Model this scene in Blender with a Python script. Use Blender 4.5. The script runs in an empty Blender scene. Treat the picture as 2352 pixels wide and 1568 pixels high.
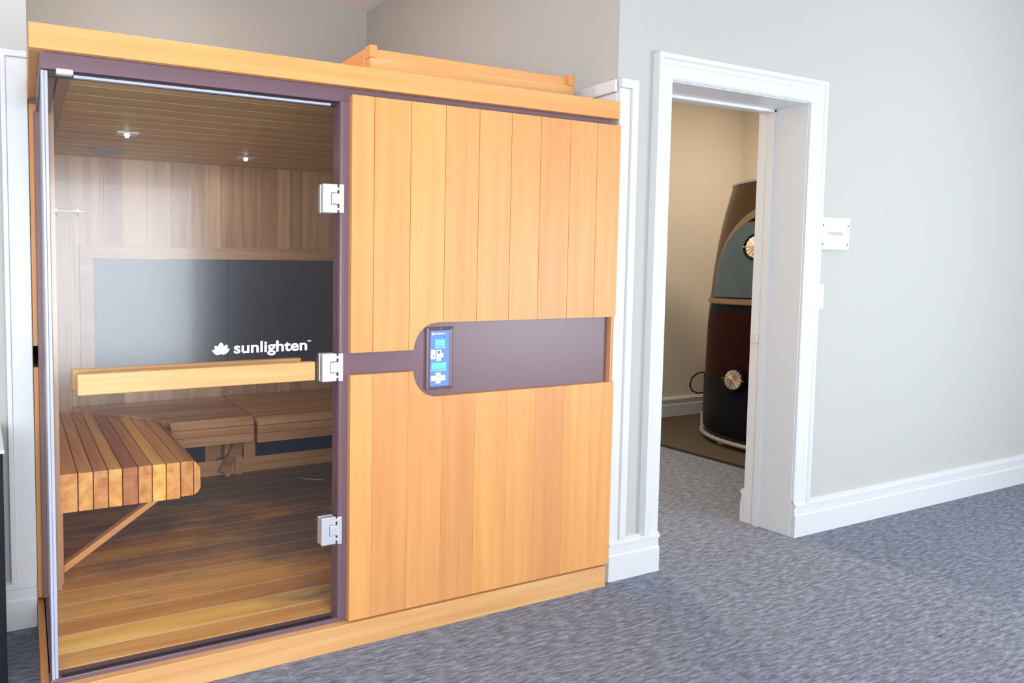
import bpy, bmesh, math, random
from mathutils import Matrix, Vector
random.seed(7)
sc = bpy.context.scene
COL = sc.collection

# ------------------------------------------------------------------ camera
cam_d = bpy.data.cameras.new('camera')
cam = bpy.data.objects.new('camera', cam_d)
COL.objects.link(cam)
_right = Vector((0.9192624, -0.3936448, 0.0006747))
_down = Vector((-0.0225019, -0.0542587, -0.9982733))
_fwd = Vector((0.3930017, 0.9176599, -0.0587357))
_m = Matrix.Identity(4)
for i in range(3):
    _m[i][0] = _right[i]
    _m[i][1] = -_down[i]
    _m[i][2] = -_fwd[i]
_m.translation = Vector((-0.13136, -2.01420, 1.27902))
cam.matrix_world = _m
cam_d.sensor_width = 36.0
cam_d.lens = 1586.21 * 36.0 / 2352.0
cam_d.shift_x = (1176.0 - 637.30) / 2352.0
cam_d.shift_y = (723.38 - 784.0) / 2352.0
cam_d.clip_start = 0.02
sc.camera = cam

# ------------------------------------------------------------------ view, sky and daylight
sc.view_settings.view_transform = 'Standard'
sc.view_settings.look = 'None'
sc.view_settings.gamma = 1.0
sc.view_settings.use_curve_mapping = False
sc.view_settings.exposure = 0.1

world = bpy.data.worlds.new('overcast_sky')
sc.world = world
world.use_nodes = True
_bg = world.node_tree.nodes['Background']
_bg.inputs['Color'].default_value = (0.86, 0.93, 1.0, 1)
_bg.inputs['Strength'].default_value = 11.0

# window openings in the wall behind the camera (x0, x1, z0, z1), wall face y = FY
FY = -2.8
WINS = [(-1.9, 1.35, 0.55, 1.95), (3.4, 5.6, 0.45, 1.95)]
for _w in WINS:                                   # portals guide the sky light through the openings
    ld = bpy.data.lights.new('window_portal', 'AREA')
    ld.shape = 'RECTANGLE'
    ld.size = _w[1] - _w[0]
    ld.size_y = _w[3] - _w[2]
    ld.cycles.is_portal = True
    lo = bpy.data.objects.new('window_portal', ld)
    lo.location = ((_w[0] + _w[1]) / 2, FY - 0.16, (_w[2] + _w[3]) / 2)
    lo.rotation_euler = (math.radians(90), 0, 0)
    COL.objects.link(lo)

def lamp(name, loc, power, size, color, rot=(0, 0, 0)):
    ld = bpy.data.lights.new(name, 'AREA')
    ld.shape = 'DISK'
    ld.size = size
    ld.energy = power
    ld.color = color
    lo = bpy.data.objects.new(name, ld)
    lo.location = loc
    lo.rotation_euler = rot
    COL.objects.link(lo)
    return lo

# ------------------------------------------------------------------ materials
def new_mat(name):
    m = bpy.data.materials.new(name)
    m.use_nodes = True
    nt = m.node_tree
    b = nt.nodes['Principled BSDF']
    return m, nt, b

def flat(name, col, rough=0.5, metal=0.0, noise=0.0, scale=40.0, bump=0.0, spec=0.5):
    m, nt, b = new_mat(name)
    b.inputs['Roughness'].default_value = rough
    b.inputs['Metallic'].default_value = metal
    b.inputs['Specular IOR Level'].default_value = spec
    N = nt.nodes
    L = nt.links
    tc = N.new('ShaderNodeTexCoord')
    no = N.new('ShaderNodeTexNoise')
    no.inputs['Scale'].default_value = scale
    no.inputs['Detail'].default_value = 4
    L.new(tc.outputs['Object'], no.inputs['Vector'])
    mx = N.new('ShaderNodeMix')
    mx.data_type = 'RGBA'
    mx.inputs['A'].default_value = (*[c * (1 - noise) for c in col], 1)
    mx.inputs['B'].default_value = (*[min(1, c * (1 + noise)) for c in col], 1)
    L.new(no.outputs['Fac'], mx.inputs['Factor'])
    L.new(mx.outputs['Result'], b.inputs['Base Color'])
    if bump:
        bp = N.new('ShaderNodeBump')
        bp.inputs['Strength'].default_value = bump
        bp.inputs['Distance'].default_value = 0.002
        L.new(no.outputs['Fac'], bp.inputs['Height'])
        L.new(bp.outputs['Normal'], b.inputs['Normal'])
    return m

def wood(name, ca, cb, cc, axis='z', rough=0.42, var=0.25, spec=0.4, stain_and_shade=None):
    """grain runs along axis; the face attribute 'tone' makes every board its own piece of timber"""
    m, nt, b = new_mat(name)
    N = nt.nodes
    L = nt.links
    b.inputs['Roughness'].default_value = rough
    b.inputs['Specular IOR Level'].default_value = spec
    tc = N.new('ShaderNodeTexCoord')
    at = N.new('ShaderNodeAttribute')
    at.attribute_name = 'tone'
    off = N.new('ShaderNodeVectorMath')
    off.operation = 'SCALE'
    off.inputs[0].default_value = (31.0, 47.0, 23.0)
    L.new(at.outputs['Fac'], off.inputs['Scale'])
    add = N.new('ShaderNodeVectorMath')
    L.new(tc.outputs['Object'], add.inputs[0])
    L.new(off.outputs['Vector'], add.inputs[1])
    mp = N.new('ShaderNodeMapping')
    s = [26.0, 26.0, 26.0]
    s['xyz'.index(axis)] = 1.3
    mp.inputs['Scale'].default_value = s
    L.new(add.outputs['Vector'], mp.inputs['Vector'])
    n1 = N.new('ShaderNodeTexNoise')
    n1.inputs['Scale'].default_value = 1.0
    n1.inputs['Detail'].default_value = 3
    n1.inputs['Distortion'].default_value = 0.4
    L.new(mp.outputs['Vector'], n1.inputs['Vector'])
    mp2 = N.new('ShaderNodeMapping')
    s2 = [240.0, 240.0, 240.0]
    s2['xyz'.index(axis)] = 5.0
    mp2.inputs['Scale'].default_value = s2
    L.new(add.outputs['Vector'], mp2.inputs['Vector'])
    n2 = N.new('ShaderNodeTexNoise')
    n2.inputs['Scale'].default_value = 1.0
    n2.inputs['Detail'].default_value = 4
    L.new(mp2.outputs['Vector'], n2.inputs['Vector'])
    ad = N.new('ShaderNodeMath')
    ad.operation = 'MULTIPLY_ADD'
    ad.inputs[1].default_value = 0.22
    L.new(n2.outputs['Fac'], ad.inputs[0])
    L.new(n1.outputs['Fac'], ad.inputs[2])
    ramp = N.new('ShaderNodeValToRGB')
    e = ramp.color_ramp.elements
    e[0].position = 0.42
    e[0].color = (*ca, 1)
    e[1].position = 0.80
    e[1].color = (*cc, 1)
    k = ramp.color_ramp.elements.new(0.60)
    k.color = (*cb, 1)
    L.new(ad.outputs['Value'], ramp.inputs['Fac'])
    hsv = N.new('ShaderNodeHueSaturation')
    mr = N.new('ShaderNodeMapRange')
    mr.inputs['To Min'].default_value = 1 - var
    mr.inputs['To Max'].default_value = 1 + var
    L.new(at.outputs['Fac'], mr.inputs['Value'])
    L.new(mr.outputs['Result'], hsv.inputs['Value'])
    mh = N.new('ShaderNodeMapRange')
    mh.inputs['To Min'].default_value = 0.5 - 0.05 * var
    mh.inputs['To Max'].default_value = 0.5 + 0.05 * var
    L.new(at.outputs['Fac'], mh.inputs['Value'])
    L.new(mh.outputs['Result'], hsv.inputs['Hue'])
    L.new(ramp.outputs['Color'], hsv.inputs['Color'])
    colour = hsv.outputs['Color']
    if stain_and_shade:                                     # worn grey patches with ragged edges
        n3 = N.new('ShaderNodeTexNoise')
        n3.inputs['Scale'].default_value = stain_and_shade[1]
        n3.inputs['Detail'].default_value = 7
        n3.inputs['Roughness'].default_value = 0.65
        mp3 = N.new('ShaderNodeMapping')
        mp3.inputs['Scale'].default_value = (0.7, 1.8, 1.0)
        mp3.inputs['Location'].default_value = stain_and_shade[2]
        L.new(tc.outputs['Object'], mp3.inputs['Vector'])
        L.new(mp3.outputs['Vector'], n3.inputs['Vector'])
        r3 = N.new('ShaderNodeMapRange')
        r3.inputs['From Min'].default_value = stain_and_shade[3]
        r3.inputs['From Max'].default_value = stain_and_shade[4]
        r3.inputs['To Max'].default_value = stain_and_shade[5]
        wear_and_shade = n3.outputs['Fac']
        if len(stain_and_shade) > 6:                        # greyer to the back and right: wear plus painted fall-off of light
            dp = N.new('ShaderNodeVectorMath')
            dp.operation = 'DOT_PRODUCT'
            dp.inputs[1].default_value = stain_and_shade[6]
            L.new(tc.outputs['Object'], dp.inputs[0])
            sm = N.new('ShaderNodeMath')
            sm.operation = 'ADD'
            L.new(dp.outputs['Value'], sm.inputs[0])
            L.new(wear_and_shade, sm.inputs[1])
            wear_and_shade = sm.outputs['Value']
        L.new(wear_and_shade, r3.inputs['Value'])
        mx = N.new('ShaderNodeMix')
        mx.data_type = 'RGBA'
        mx.inputs['B'].default_value = (*stain_and_shade[0], 1)
        L.new(r3.outputs['Result'], mx.inputs['Factor'])
        L.new(colour, mx.inputs['A'])
        colour = mx.outputs['Result']
    L.new(colour, b.inputs['Base Color'])
    bp = N.new('ShaderNodeBump')
    bp.inputs['Strength'].default_value = 0.12
    bp.inputs['Distance'].default_value = 0.001
    L.new(n2.outputs['Fac'], bp.inputs['Height'])
    L.new(bp.outputs['Normal'], b.inputs['Normal'])
    return m

def emit_mat(name, col, strength):
    m, nt, b = new_mat(name)
    b.inputs['Base Color'].default_value = (*[c * 0.3 for c in col], 1)
    b.inputs['Emission Color'].default_value = (*col, 1)
    b.inputs['Emission Strength'].default_value = strength
    return m

def glass_mat(name, tint, ior=1.46):
    m = bpy.data.materials.new(name)
    m.use_nodes = True
    nt = m.node_tree
    nt.nodes.clear()
    N = nt.nodes
    L = nt.links
    out = N.new('ShaderNodeOutputMaterial')
    tr = N.new('ShaderNodeBsdfTransparent')
    tr.inputs['Color'].default_value = (*tint, 1)
    g1 = N.new('ShaderNodeBsdfGlossy')
    g1.inputs['Roughness'].default_value = 0.0
    g2 = N.new('ShaderNodeBsdfGlossy')            # thin film of smears softens part of the reflection
    g2.inputs['Roughness'].default_value = 0.19
    gm = N.new('ShaderNodeMixShader')
    gm.inputs['Fac'].default_value = 0.90
    L.new(g1.outputs[0], gm.inputs[1])
    L.new(g2.outputs[0], gm.inputs[2])
    fr = N.new('ShaderNodeFresnel')
    ge = N.new('ShaderNodeNewGeometry')            # same reflectance entering and leaving the thin pane
    mi = N.new('ShaderNodeMix')
    mi.inputs['A'].default_value = ior
    mi.inputs['B'].default_value = 1.0 / ior
    L.new(ge.outputs['Backfacing'], mi.inputs['Factor'])
    L.new(mi.outputs['Result'], fr.inputs['IOR'])
    mx = N.new('ShaderNodeMixShader')
    L.new(fr.outputs['Fac'], mx.inputs['Fac'])
    L.new(tr.outputs[0], mx.inputs[1])
    L.new(gm.outputs[0], mx.inputs[2])
    L.new(mx.outputs[0], out.inputs['Surface'])
    return m

def carpet_mat():
    m, nt, b = new_mat('carpet')
    N = nt.nodes
    L = nt.links
    b.inputs['Roughness'].default_value = 0.95
    b.inputs['Specular IOR Level'].default_value = 0.1
    tc = N.new('ShaderNodeTexCoord')
    mp = N.new('ShaderNodeMapping')
    mp.inputs['Scale'].default_value = (17.0, 95.0, 1.0)
    L.new(tc.outputs['Object'], mp.inputs['Vector'])
    n1 = N.new('ShaderNodeTexNoise')
    n1.inputs['Scale'].default_value = 1.0
    n1.inputs['Detail'].default_value = 5
    n1.inputs['Roughness'].default_value = 0.7
    L.new(mp.outputs['Vector'], n1.inputs['Vector'])
    r = N.new('ShaderNodeValToRGB')
    e = r.color_ramp.elements
    e[0].position = 0.30
    e[0].color = (0.095, 0.101, 0.125, 1)
    e[1].position = 0.78
    e[1].color = (0.44, 0.475, 0.59, 1)
    k = r.color_ramp.elements.new(0.5)
    k.color = (0.21, 0.223, 0.272, 1)
    L.new(n1.outputs['Fac'], r.inputs['Fac'])
    n2 = N.new('ShaderNodeTexNoise')
    n2.inputs['Scale'].default_value = 500.0
    n2.inputs['Detail'].default_value = 2
    L.new(tc.outputs['Object'], n2.inputs['Vector'])
    mr = N.new('ShaderNodeMapRange')
    mr.inputs['From Min'].default_value = 0.3
    mr.inputs['From Max'].default_value = 0.7
    mr.inputs['To Min'].default_value = 0.7
    mr.inputs['To Max'].default_value = 1.25
    L.new(n2.outputs['Fac'], mr.inputs['Value'])
    hs = N.new('ShaderNodeHueSaturation')
    L.new(mr.outputs['Result'], hs.inputs['Value'])
    L.new(r.outputs['Color'], hs.inputs['Color'])
    L.new(hs.outputs['Color'], b.inputs['Base Color'])
    bp = N.new('ShaderNodeBump')
    bp.inputs['Strength'].default_value = 0.5
    bp.inputs['Distance'].default_value = 0.004
    L.new(n1.outputs['Fac'], bp.inputs['Height'])
    L.new(bp.outputs['Normal'], b.inputs['Normal'])
    return m

M = {}
CE = ((0.65, 0.285, 0.090), (0.69, 0.312, 0.104), (0.73, 0.342, 0.120))
M['cedar_v'] = wood('cedar_vertical', *CE, axis='z', var=0.06)
M['cedar_low'] = wood('cedar_vertical_lower', *CE, axis='z', var=0.075)
M['cedar_h'] = wood('cedar_horizontal', *CE, axis='x', var=0.06)
M['cedar_d'] = wood('cedar_depth', *CE, axis='y', var=0.10)
M['pine_h'] = wood('pale_cedar', (0.58, 0.285, 0.105), (0.65, 0.335, 0.135), (0.70, 0.40, 0.175), axis='x', var=0.08)
IN = ((0.48, 0.29, 0.165), (0.56, 0.35, 0.20), (0.64, 0.42, 0.25))
M['in_v'] = wood('interior_cedar_vertical', *IN, axis='z', var=0.16)
M['in_x'] = wood('interior_cedar_across', *IN, axis='x', var=0.14)
M['in_y'] = wood('interior_cedar_deep', *IN, axis='y', var=0.22)
M['in_ceiling'] = wood('interior_ceiling_cedar', (0.60, 0.38, 0.15), (0.70, 0.46, 0.19), (0.78, 0.54, 0.24), axis='x', var=0.08)
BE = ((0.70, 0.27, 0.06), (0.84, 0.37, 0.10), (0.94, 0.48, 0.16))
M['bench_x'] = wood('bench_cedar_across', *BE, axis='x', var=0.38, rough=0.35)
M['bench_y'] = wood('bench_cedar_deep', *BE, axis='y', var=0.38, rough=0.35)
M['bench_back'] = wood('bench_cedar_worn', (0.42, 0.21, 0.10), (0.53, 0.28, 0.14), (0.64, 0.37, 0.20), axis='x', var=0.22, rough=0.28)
M['bench_low'] = wood('low_frame_cedar', (0.56, 0.26, 0.11), (0.66, 0.33, 0.145), (0.76, 0.42, 0.20), axis='x', var=0.18)
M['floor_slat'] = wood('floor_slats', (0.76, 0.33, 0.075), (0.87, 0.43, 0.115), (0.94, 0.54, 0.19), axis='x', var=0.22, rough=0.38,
                       stain_and_shade=((0.17, 0.135, 0.12), 2.2, (0.6, 0.2, 0.0), 0.33, 0.55, 0.85, (0.16, 0.24, 0.0)))
M['pale_wood_and_glint'] = flat('pale_wood_and_glint', (0.85, 0.66, 0.45), 0.4, noise=0.1)  # pale wood; its thin strips paint highlights along board edges
M['plum'] = flat('plum_frame', (0.165, 0.095, 0.115), 0.34, noise=0.06, scale=60, spec=0.5)
M['plum_dark'] = flat('plum_inner', (0.20, 0.12, 0.125), 0.45, noise=0.06, scale=60)
M['black_gap'] = flat('black_gasket', (0.012, 0.011, 0.012), 0.5)
M['glass'] = glass_mat('smoked_glass', (0.985, 0.985, 0.99))
M['seal'] = flat('clear_seal', (0.43, 0.44, 0.55), 0.25, spec=0.6)
M['steel'] = flat('brushed_steel', (0.72, 0.74, 0.80), 0.25, metal=1.0, noise=0.04, scale=200)
M['satin'] = flat('satin_nickel', (0.82, 0.83, 0.86), 0.42, metal=0.75, noise=0.03, scale=200)
M['cream'] = flat('cream_plastic', (0.88, 0.84, 0.74), 0.4)
M['white_print'] = flat('white_print', (0.93, 0.94, 0.97), 0.5)
M['heater'] = flat('heater_panel', (0.085, 0.098, 0.135), 0.42, noise=0.12, scale=90)
M['heater_navy'] = flat('navy_heater_panel', (0.030, 0.042, 0.085), 0.45, noise=0.1, scale=90)
M['wall'] = flat('wall_paint', (0.50, 0.495, 0.47), 0.85, noise=0.05, scale=220, bump=0.25, spec=0.2)
M['ceiling'] = flat('ceiling_paint', (0.78, 0.79, 0.80), 0.9, noise=0.02, spec=0.2)
M['trim'] = flat('white_trim', (0.70, 0.70, 0.712), 0.35, noise=0.01)
M['carpet'] = carpet_mat()
M['dark_glass'] = flat('black_gloss', (0.012, 0.012, 0.014), 0.12)
M['black'] = flat('black_plastic', (0.006, 0.006, 0.009), 0.35, spec=0.07)
M['bronze'] = flat('bronze_shell', (0.055, 0.027, 0.010), 0.3, noise=0.08, scale=10, spec=0.15)
M['maroon'] = flat('maroon_panel', (0.020, 0.004, 0.003), 0.3, noise=0.2, scale=40, spec=0.05)
M['tan_trim'] = flat('tan_arch_trim', (0.17, 0.11, 0.06), 0.3)
M['grey_metal'] = flat('grey_metal', (0.42, 0.42, 0.43), 0.35, metal=0.4)
M['acrylic'] = flat('blue_grey_acrylic', (0.055, 0.085, 0.105), 0.18, noise=0.25, scale=9, spec=0.3)
M['chrome'] = flat('chrome_grille', (0.65, 0.57, 0.50), 0.2, metal=1.0)
M['mat'] = flat('brown_mat', (0.085, 0.060, 0.038), 0.9, noise=0.2, scale=120, bump=0.4)
M['mat_edge'] = flat('black_rubber_edge', (0.012, 0.012, 0.013), 0.6)
M['print_grey'] = flat('grey_print', (0.30, 0.32, 0.37), 0.5)
M['plaque'] = flat('white_plaque', (0.90, 0.91, 0.92), 0.22)
M['screen'] = emit_mat('blue_backlit_screen', (0.15, 0.30, 0.72), 0.75)
M['lcd'] = emit_mat('cyan_display', (0.08, 0.62, 0.86), 1.0)
M['digit'] = emit_mat('pale_cyan_digit', (0.35, 0.85, 1.0), 1.1)
M['key'] = emit_mat('white_backlit_key', (0.80, 0.88, 1.0), 0.75)
M['led'] = emit_mat('white_led', (1.0, 0.97, 0.9), 6.0)
M['navy_dot'] = flat('navy_print', (0.02, 0.04, 0.16), 0.4)

# ------------------------------------------------------------------ mesh building
class MB:
    def __init__(self):
        self.v, self.f, self.t = [], [], []
    def add(self, vs, fs, tone=None):
        if tone is None:
            tone = random.random()
        o = len(self.v)
        self.v += [tuple(p) for p in vs]
        for f in fs:
            self.f.append([i + o for i in f])
            self.t.append(tone)
        return self
    def hexa(self, p, tone=None):                 # p: bottom ring of 4, top ring of 4
        return self.add(p, [(3, 2, 1, 0), (4, 5, 6, 7), (0, 1, 5, 4), (1, 2, 6, 5), (2, 3, 7, 6), (3, 0, 4, 7)], tone)
    def box(self, x0, x1, y0, y1, z0, z1, tone=None):
        return self.hexa([(x0, y0, z0), (x1, y0, z0), (x1, y1, z0), (x0, y1, z0),
                          (x0, y0, z1), (x1, y0, z1), (x1, y1, z1), (x0, y1, z1)], tone)
    def prism(self, poly, axis, a, b, tone=None):  # poly in the two other axes, in xyz order
        def pt(q, w):
            if axis == 'x': return (w, q[0], q[1])
            if axis == 'y': return (q[0], w, q[1])
            return (q[0], q[1], w)
        n = len(poly)
        vs = [pt(q, a) for q in poly] + [pt(q, b) for q in poly]
        fs = [tuple(range(n))[::-1], tuple(range(n, 2 * n))]
        fs += [(i, (i + 1) % n, n + (i + 1) % n, n + i) for i in range(n)]
        return self.add(vs, fs, tone)
    def tube(self, path, r, n=12, tone=None):
        path = [Vector(p) for p in path]
        vs, fs = [], []
        up = Vector((0, 0, 1))
        for i, p in enumerate(path):
            d = (path[min(i + 1, len(path) - 1)] - path[max(i - 1, 0)]).normalized()
            a = d.cross(up)
            if a.length < 1e-3: a = d.cross(Vector((1, 0, 0)))
            a.normalize()
            b = d.cross(a)
            rr = r[i] if isinstance(r, (list, tuple)) else r
            for k in range(n):
                t = 2 * math.pi * k / n
                vs.append(p + a * (rr * math.cos(t)) + b * (rr * math.sin(t)))
        for i in range(len(path) - 1):
            for k in range(n):
                fs.append((i * n + k, i * n + (k + 1) % n, (i + 1) * n + (k + 1) % n, (i + 1) * n + k))
        fs.append(tuple(range(n))[::-1])
        fs.append(tuple(range((len(path) - 1) * n, len(path) * n)))
        return self.add(vs, fs, tone)
    def lathe(self, prof, c, n=48, tone=None):     # prof: (radius, z) bottom to top, closed with caps
        vs, fs = [], []
        for r, z in prof:
            for k in range(n):
                t = 2 * math.pi * k / n
                vs.append((c[0] + r * math.cos(t), c[1] + r * math.sin(t), z))
        for i in range(len(prof) - 1):
            for k in range(n):
                fs.append((i * n + k, i * n + (k + 1) % n, (i + 1) * n + (k + 1) % n, (i + 1) * n + k))
        fs.append(tuple(range(n))[::-1])
        fs.append(tuple(range((len(prof) - 1) * n, len(prof) * n)))
        return self.add(vs, fs, tone)
    def build(self, name, mat, parent=None, bevel=0.0, smooth=False, seg=2):
        bm = bmesh.new()
        lay = bm.faces.layers.float.new('tone')
        root = parent
        off = Vector((0, 0, 0))
        while root is not None:
            off += root.location
            root = root.parent
        if parent is None:                        # a thing of one mesh: origin at its base
            xs, ys, zs = zip(*self.v)
            off = Vector(((min(xs) + max(xs)) / 2, (min(ys) + max(ys)) / 2, min(zs)))
        vs = [bm.verts.new(Vector(p) - off) for p in self.v]
        for f, t in zip(self.f, self.t):
            try:
                fc = bm.faces.new([vs[i] for i in f])
            except ValueError:
                continue
            fc[lay] = t
            fc.smooth = smooth
        bmesh.ops.recalc_face_normals(bm, faces=bm.faces[:])
        me = bpy.data.meshes.new(name)
        bm.to_mesh(me)
        bm.free()
        me.materials.append(mat)
        o = bpy.data.objects.new(name, me)
        COL.objects.link(o)
        if parent is not None:
            o.parent = parent
        else:
            o.location = off
        if bevel:
            md = o.modifiers.new('bevel', 'BEVEL')
            md.width = bevel
            md.segments = seg
            md.limit_method = 'ANGLE'
            md.angle_limit = math.radians(35)
        if smooth:
            md = o.modifiers.new('split', 'EDGE_SPLIT')
            md.split_angle = math.radians(40)
        return o

def thing(name, label, cat, loc, group=None):
    o = bpy.data.objects.new(name, None)
    o.empty_display_size = 0.1
    o.location = loc
    COL.objects.link(o)
    return tag(o, label, cat, group)

def tag(o, label, cat, group=None):
    o['label'] = label
    o['category'] = cat
    if group: o['group'] = group
    return o

def struct(o, label=None, cat=None):
    o['kind'] = 'structure'
    if label: o['label'] = label
    if cat: o['category'] = cat
    return o

def text_mb(body, x, z, width, height, y, depth=0.0006, bold=0.0):
    """lettering facing -y: left edge x, baseline z, fitted to width x height"""
    cu = bpy.data.curves.new('lettering', 'FONT')
    cu.body = body
    cu.size = 1.0
    cu.offset = bold
    cu.extrude = 0.0
    ob = bpy.data.objects.new('lettering', cu)
    COL.objects.link(ob)
    bpy.context.view_layer.update()
    me = bpy.data.meshes.new_from_object(ob.evaluated_get(bpy.context.evaluated_depsgraph_get()))
    bpy.data.objects.remove(ob)
    xs = [v.co.x for v in me.vertices]
    hs = [v.co.y for v in me.vertices]
    sx = width / (max(xs) - min(xs))
    sz = height / (max(hs) - min(0.0, min(hs)))
    mb = MB()
    n = len(me.vertices)
    front = [(x + (v.co.x - min(xs)) * sx, y - depth, z + v.co.y * sz) for v in me.vertices]
    back = [(p[0], y, p[2]) for p in front]
    cnt = {}
    fs = []
    for p in me.polygons:
        vi = list(p.vertices)
        fs.append(vi)
        fs.append([i + n for i in vi[::-1]])
        for a, b in zip(vi, vi[1:] + vi[:1]):
            cnt[(a, b)] = 1
    for (a, b) in cnt:
        if (b, a) not in cnt:
            fs.append([b, a, a + n, b + n])
    mb.add(front + back, fs, 0.5)
    bpy.data.meshes.remove(me)
    return mb

def sweep_frame(prof, x0, x1, zt, zb, y, sgn=-1):
    """moulded casing round an opening: prof = (distance from the opening, projection)"""
    mb = MB()
    rings = []
    for d, p in prof:
        rings.append([(x0 - d, y + sgn * p, zb), (x0 - d, y + sgn * p, zt + d), (x1 + d, y + sgn * p, zt + d), (x1 + d, y + sgn * p, zb)])
    vs = [q for r in rings for q in r]
    fs = []
    n = len(prof)
    for i in range(n):
        j = (i + 1) % n
        for k in range(3):
            fs.append((i * 4 + k, i * 4 + k + 1, j * 4 + k + 1, j * 4 + k))
    fs.append([i * 4 for i in range(n)])
    fs.append([i * 4 + 3 for i in range(n)][::-1])
    mb.add(vs, fs, 0.5)
    return mb

BASE = [(0, 0), (0, .024), (.105, .024), (.112, .019), (.145, .018), (.150, .026), (.158, .026), (.162, .020), (.168, .020), (.175, .008), (.175, 0)]
def base_x(mb, x0, x1, y, sgn=-1):
    mb.prism([(y + sgn * p, z) for z, p in BASE], 'x', x0, x1, 0.5)
def base_y(mb, y0, y1, x, sgn):
    mb.prism([(x + sgn * p, z) for z, p in BASE], 'y', y0, y1, 0.5)

# ------------------------------------------------------------------ the rooms
XL, XR, ZC = -2.6, 7.2, 3.0
YW, YJ = 0.045, 0.262                              # wall with the doorway: room face, far face
DX0, DX1, DZ = 2.537, 3.476, 2.089                 # doorway
AX0, AX1, AY = 0.0, 2.238, 2.031                   # alcove
LY = 0.60                                          # wall left of the sauna
TY, TX = 2.28, 6.43                                # tanning room far wall, right wall

struct(MB().box(XL, XR, FY - 0.02, 2.4, -0.06, 0.0, 0.5).build('floor', M['carpet']), 'grey flecked loop carpet running through the doorway', 'carpet')
struct(MB().box(XL, XR, FY, AY, ZC, ZC + 0.05, 0.5).build('ceiling', M['ceiling']), 'white ceiling above the alcove', 'ceiling')
struct(MB().box(DX0 - .19, TX, YJ, TY, 2.95, 3.0, 0.5).build('ceiling.001', M['ceiling']), 'ceiling of the tanning room beyond the doorway', 'ceiling')
w = MB()
w.box(AX1, DX0, YW, YJ, 0, ZC, .5).box(DX1, XR, YW, YJ, 0, ZC, .5).box(DX0, DX1, YW, YJ, DZ, ZC, .5)
struct(w.build('wall_right', M['wall']), 'pale grey wall with the doorway and the small square sign', 'wall')
struct(MB().box(AX1, AX1 + .10, YJ, AY + .1, 0, ZC, .5).build('wall_alcove_right', M['wall']), 'grey side wall of the alcove above the right of the sauna', 'wall')
struct(MB().box(AX0 - .2, AX1, AY, AY + .1, 0, ZC, .5).build('wall_back', M['wall']), 'grey back wall of the alcove above the sauna', 'wall')
struct(MB().box(XL, 0.033, LY, LY + .12, 0, ZC, .5).box(AX0 - .1, AX0 - .0, LY + .12, AY, 0, ZC, .5).build('wall_left', M['wall']), 'pale wall strip left of the sauna', 'wall')
struct(MB().box(XL - .1, XL, FY, LY, 0, ZC, .5).build('wall_far_left', M['wall']), 'plain side wall out of the picture on the left', 'wall')
struct(MB().box(XR, XR + .1, FY, YW, 0, ZC, .5).build('wall_far_right', M['wall']), 'plain side wall out of the picture on the right', 'wall')
w = MB()
xs = [XL] + [q for _w in WINS for q in _w[:2]] + [XR]
for i in range(0, len(xs), 2):
    w.box(xs[i], xs[i + 1], FY - .14, FY, 0, ZC, .5)
for a, b, c, d in WINS:
    w.box(a, b, FY - .14, FY, 0, c, .5).box(a, b, FY - .14, FY, d, ZC, .5)
struct(w.build('wall_front', M['wall']), 'wall with two windows behind the camera', 'wall')
for i, (a, b, c, d) in enumerate(WINS):
    fr = MB()
    for x in (a, b - .04): fr.box(x, x + .04, FY - .10, FY - .05, c, d, .5)
    fr.box(a, b, FY - .10, FY - .05, c, c + .04, .5).box(a, b, FY - .10, FY - .05, d - .04, d, .5)
    fr.box(a - .05, b + .05, FY - .02, FY + .03, c - .03, c, .5)
    struct(fr.build('window_%d' % (i + 1), M['trim']), 'white framed window in the wall behind the camera', 'window')
w = MB()
w.box(DX0 - .19, TX + .1, TY, TY + .1, 0, 3.0, .5).box(TX, TX + .1, YJ, TY, 0, 3.0, .5).box(AX1 + .1, DX0 - .19 + .002, YJ, TY, 0, 3.0, .5)
M['beige_wall'] = flat('beige_wall_paint', (0.76, 0.69, 0.58), 0.85, noise=0.04, scale=220, bump=0.2, spec=0.2)
struct(w.build('wall_tanning_room', M['beige_wall']), 'beige walls of the room seen through the doorway', 'wall')

t = MB()
base_x(t, DX1, XR, YW)
struct(t.build('baseboard_right', M['trim']), 'white moulded baseboard right of the doorway', 'baseboard')
t = MB()
base_x(t, AX1, DX0 + .0, YW)
struct(t.build('baseboard_middle', M['trim']), 'short white baseboard between the sauna and the doorway', 'baseboard')
t = MB()
base_x(t, -0.078, 0.028, LY)
struct(t.build('baseboard_left', M['trim']), 'short white baseboard left of the sauna', 'baseboard')
t = MB()
base_x(t, XL, XR, FY, 1)
struct(t.build('baseboard_front', M['trim']), 'white baseboard behind the camera', 'baseboard')
t = MB()
base_x(t, DX0 - .1, TX, TY)
base_x(t, DX1, TX, YJ, 1)
struct(t.build('baseboard_tanning_room', M['trim']), 'white baseboard in the room beyond the doorway', 'baseboard')

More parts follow.
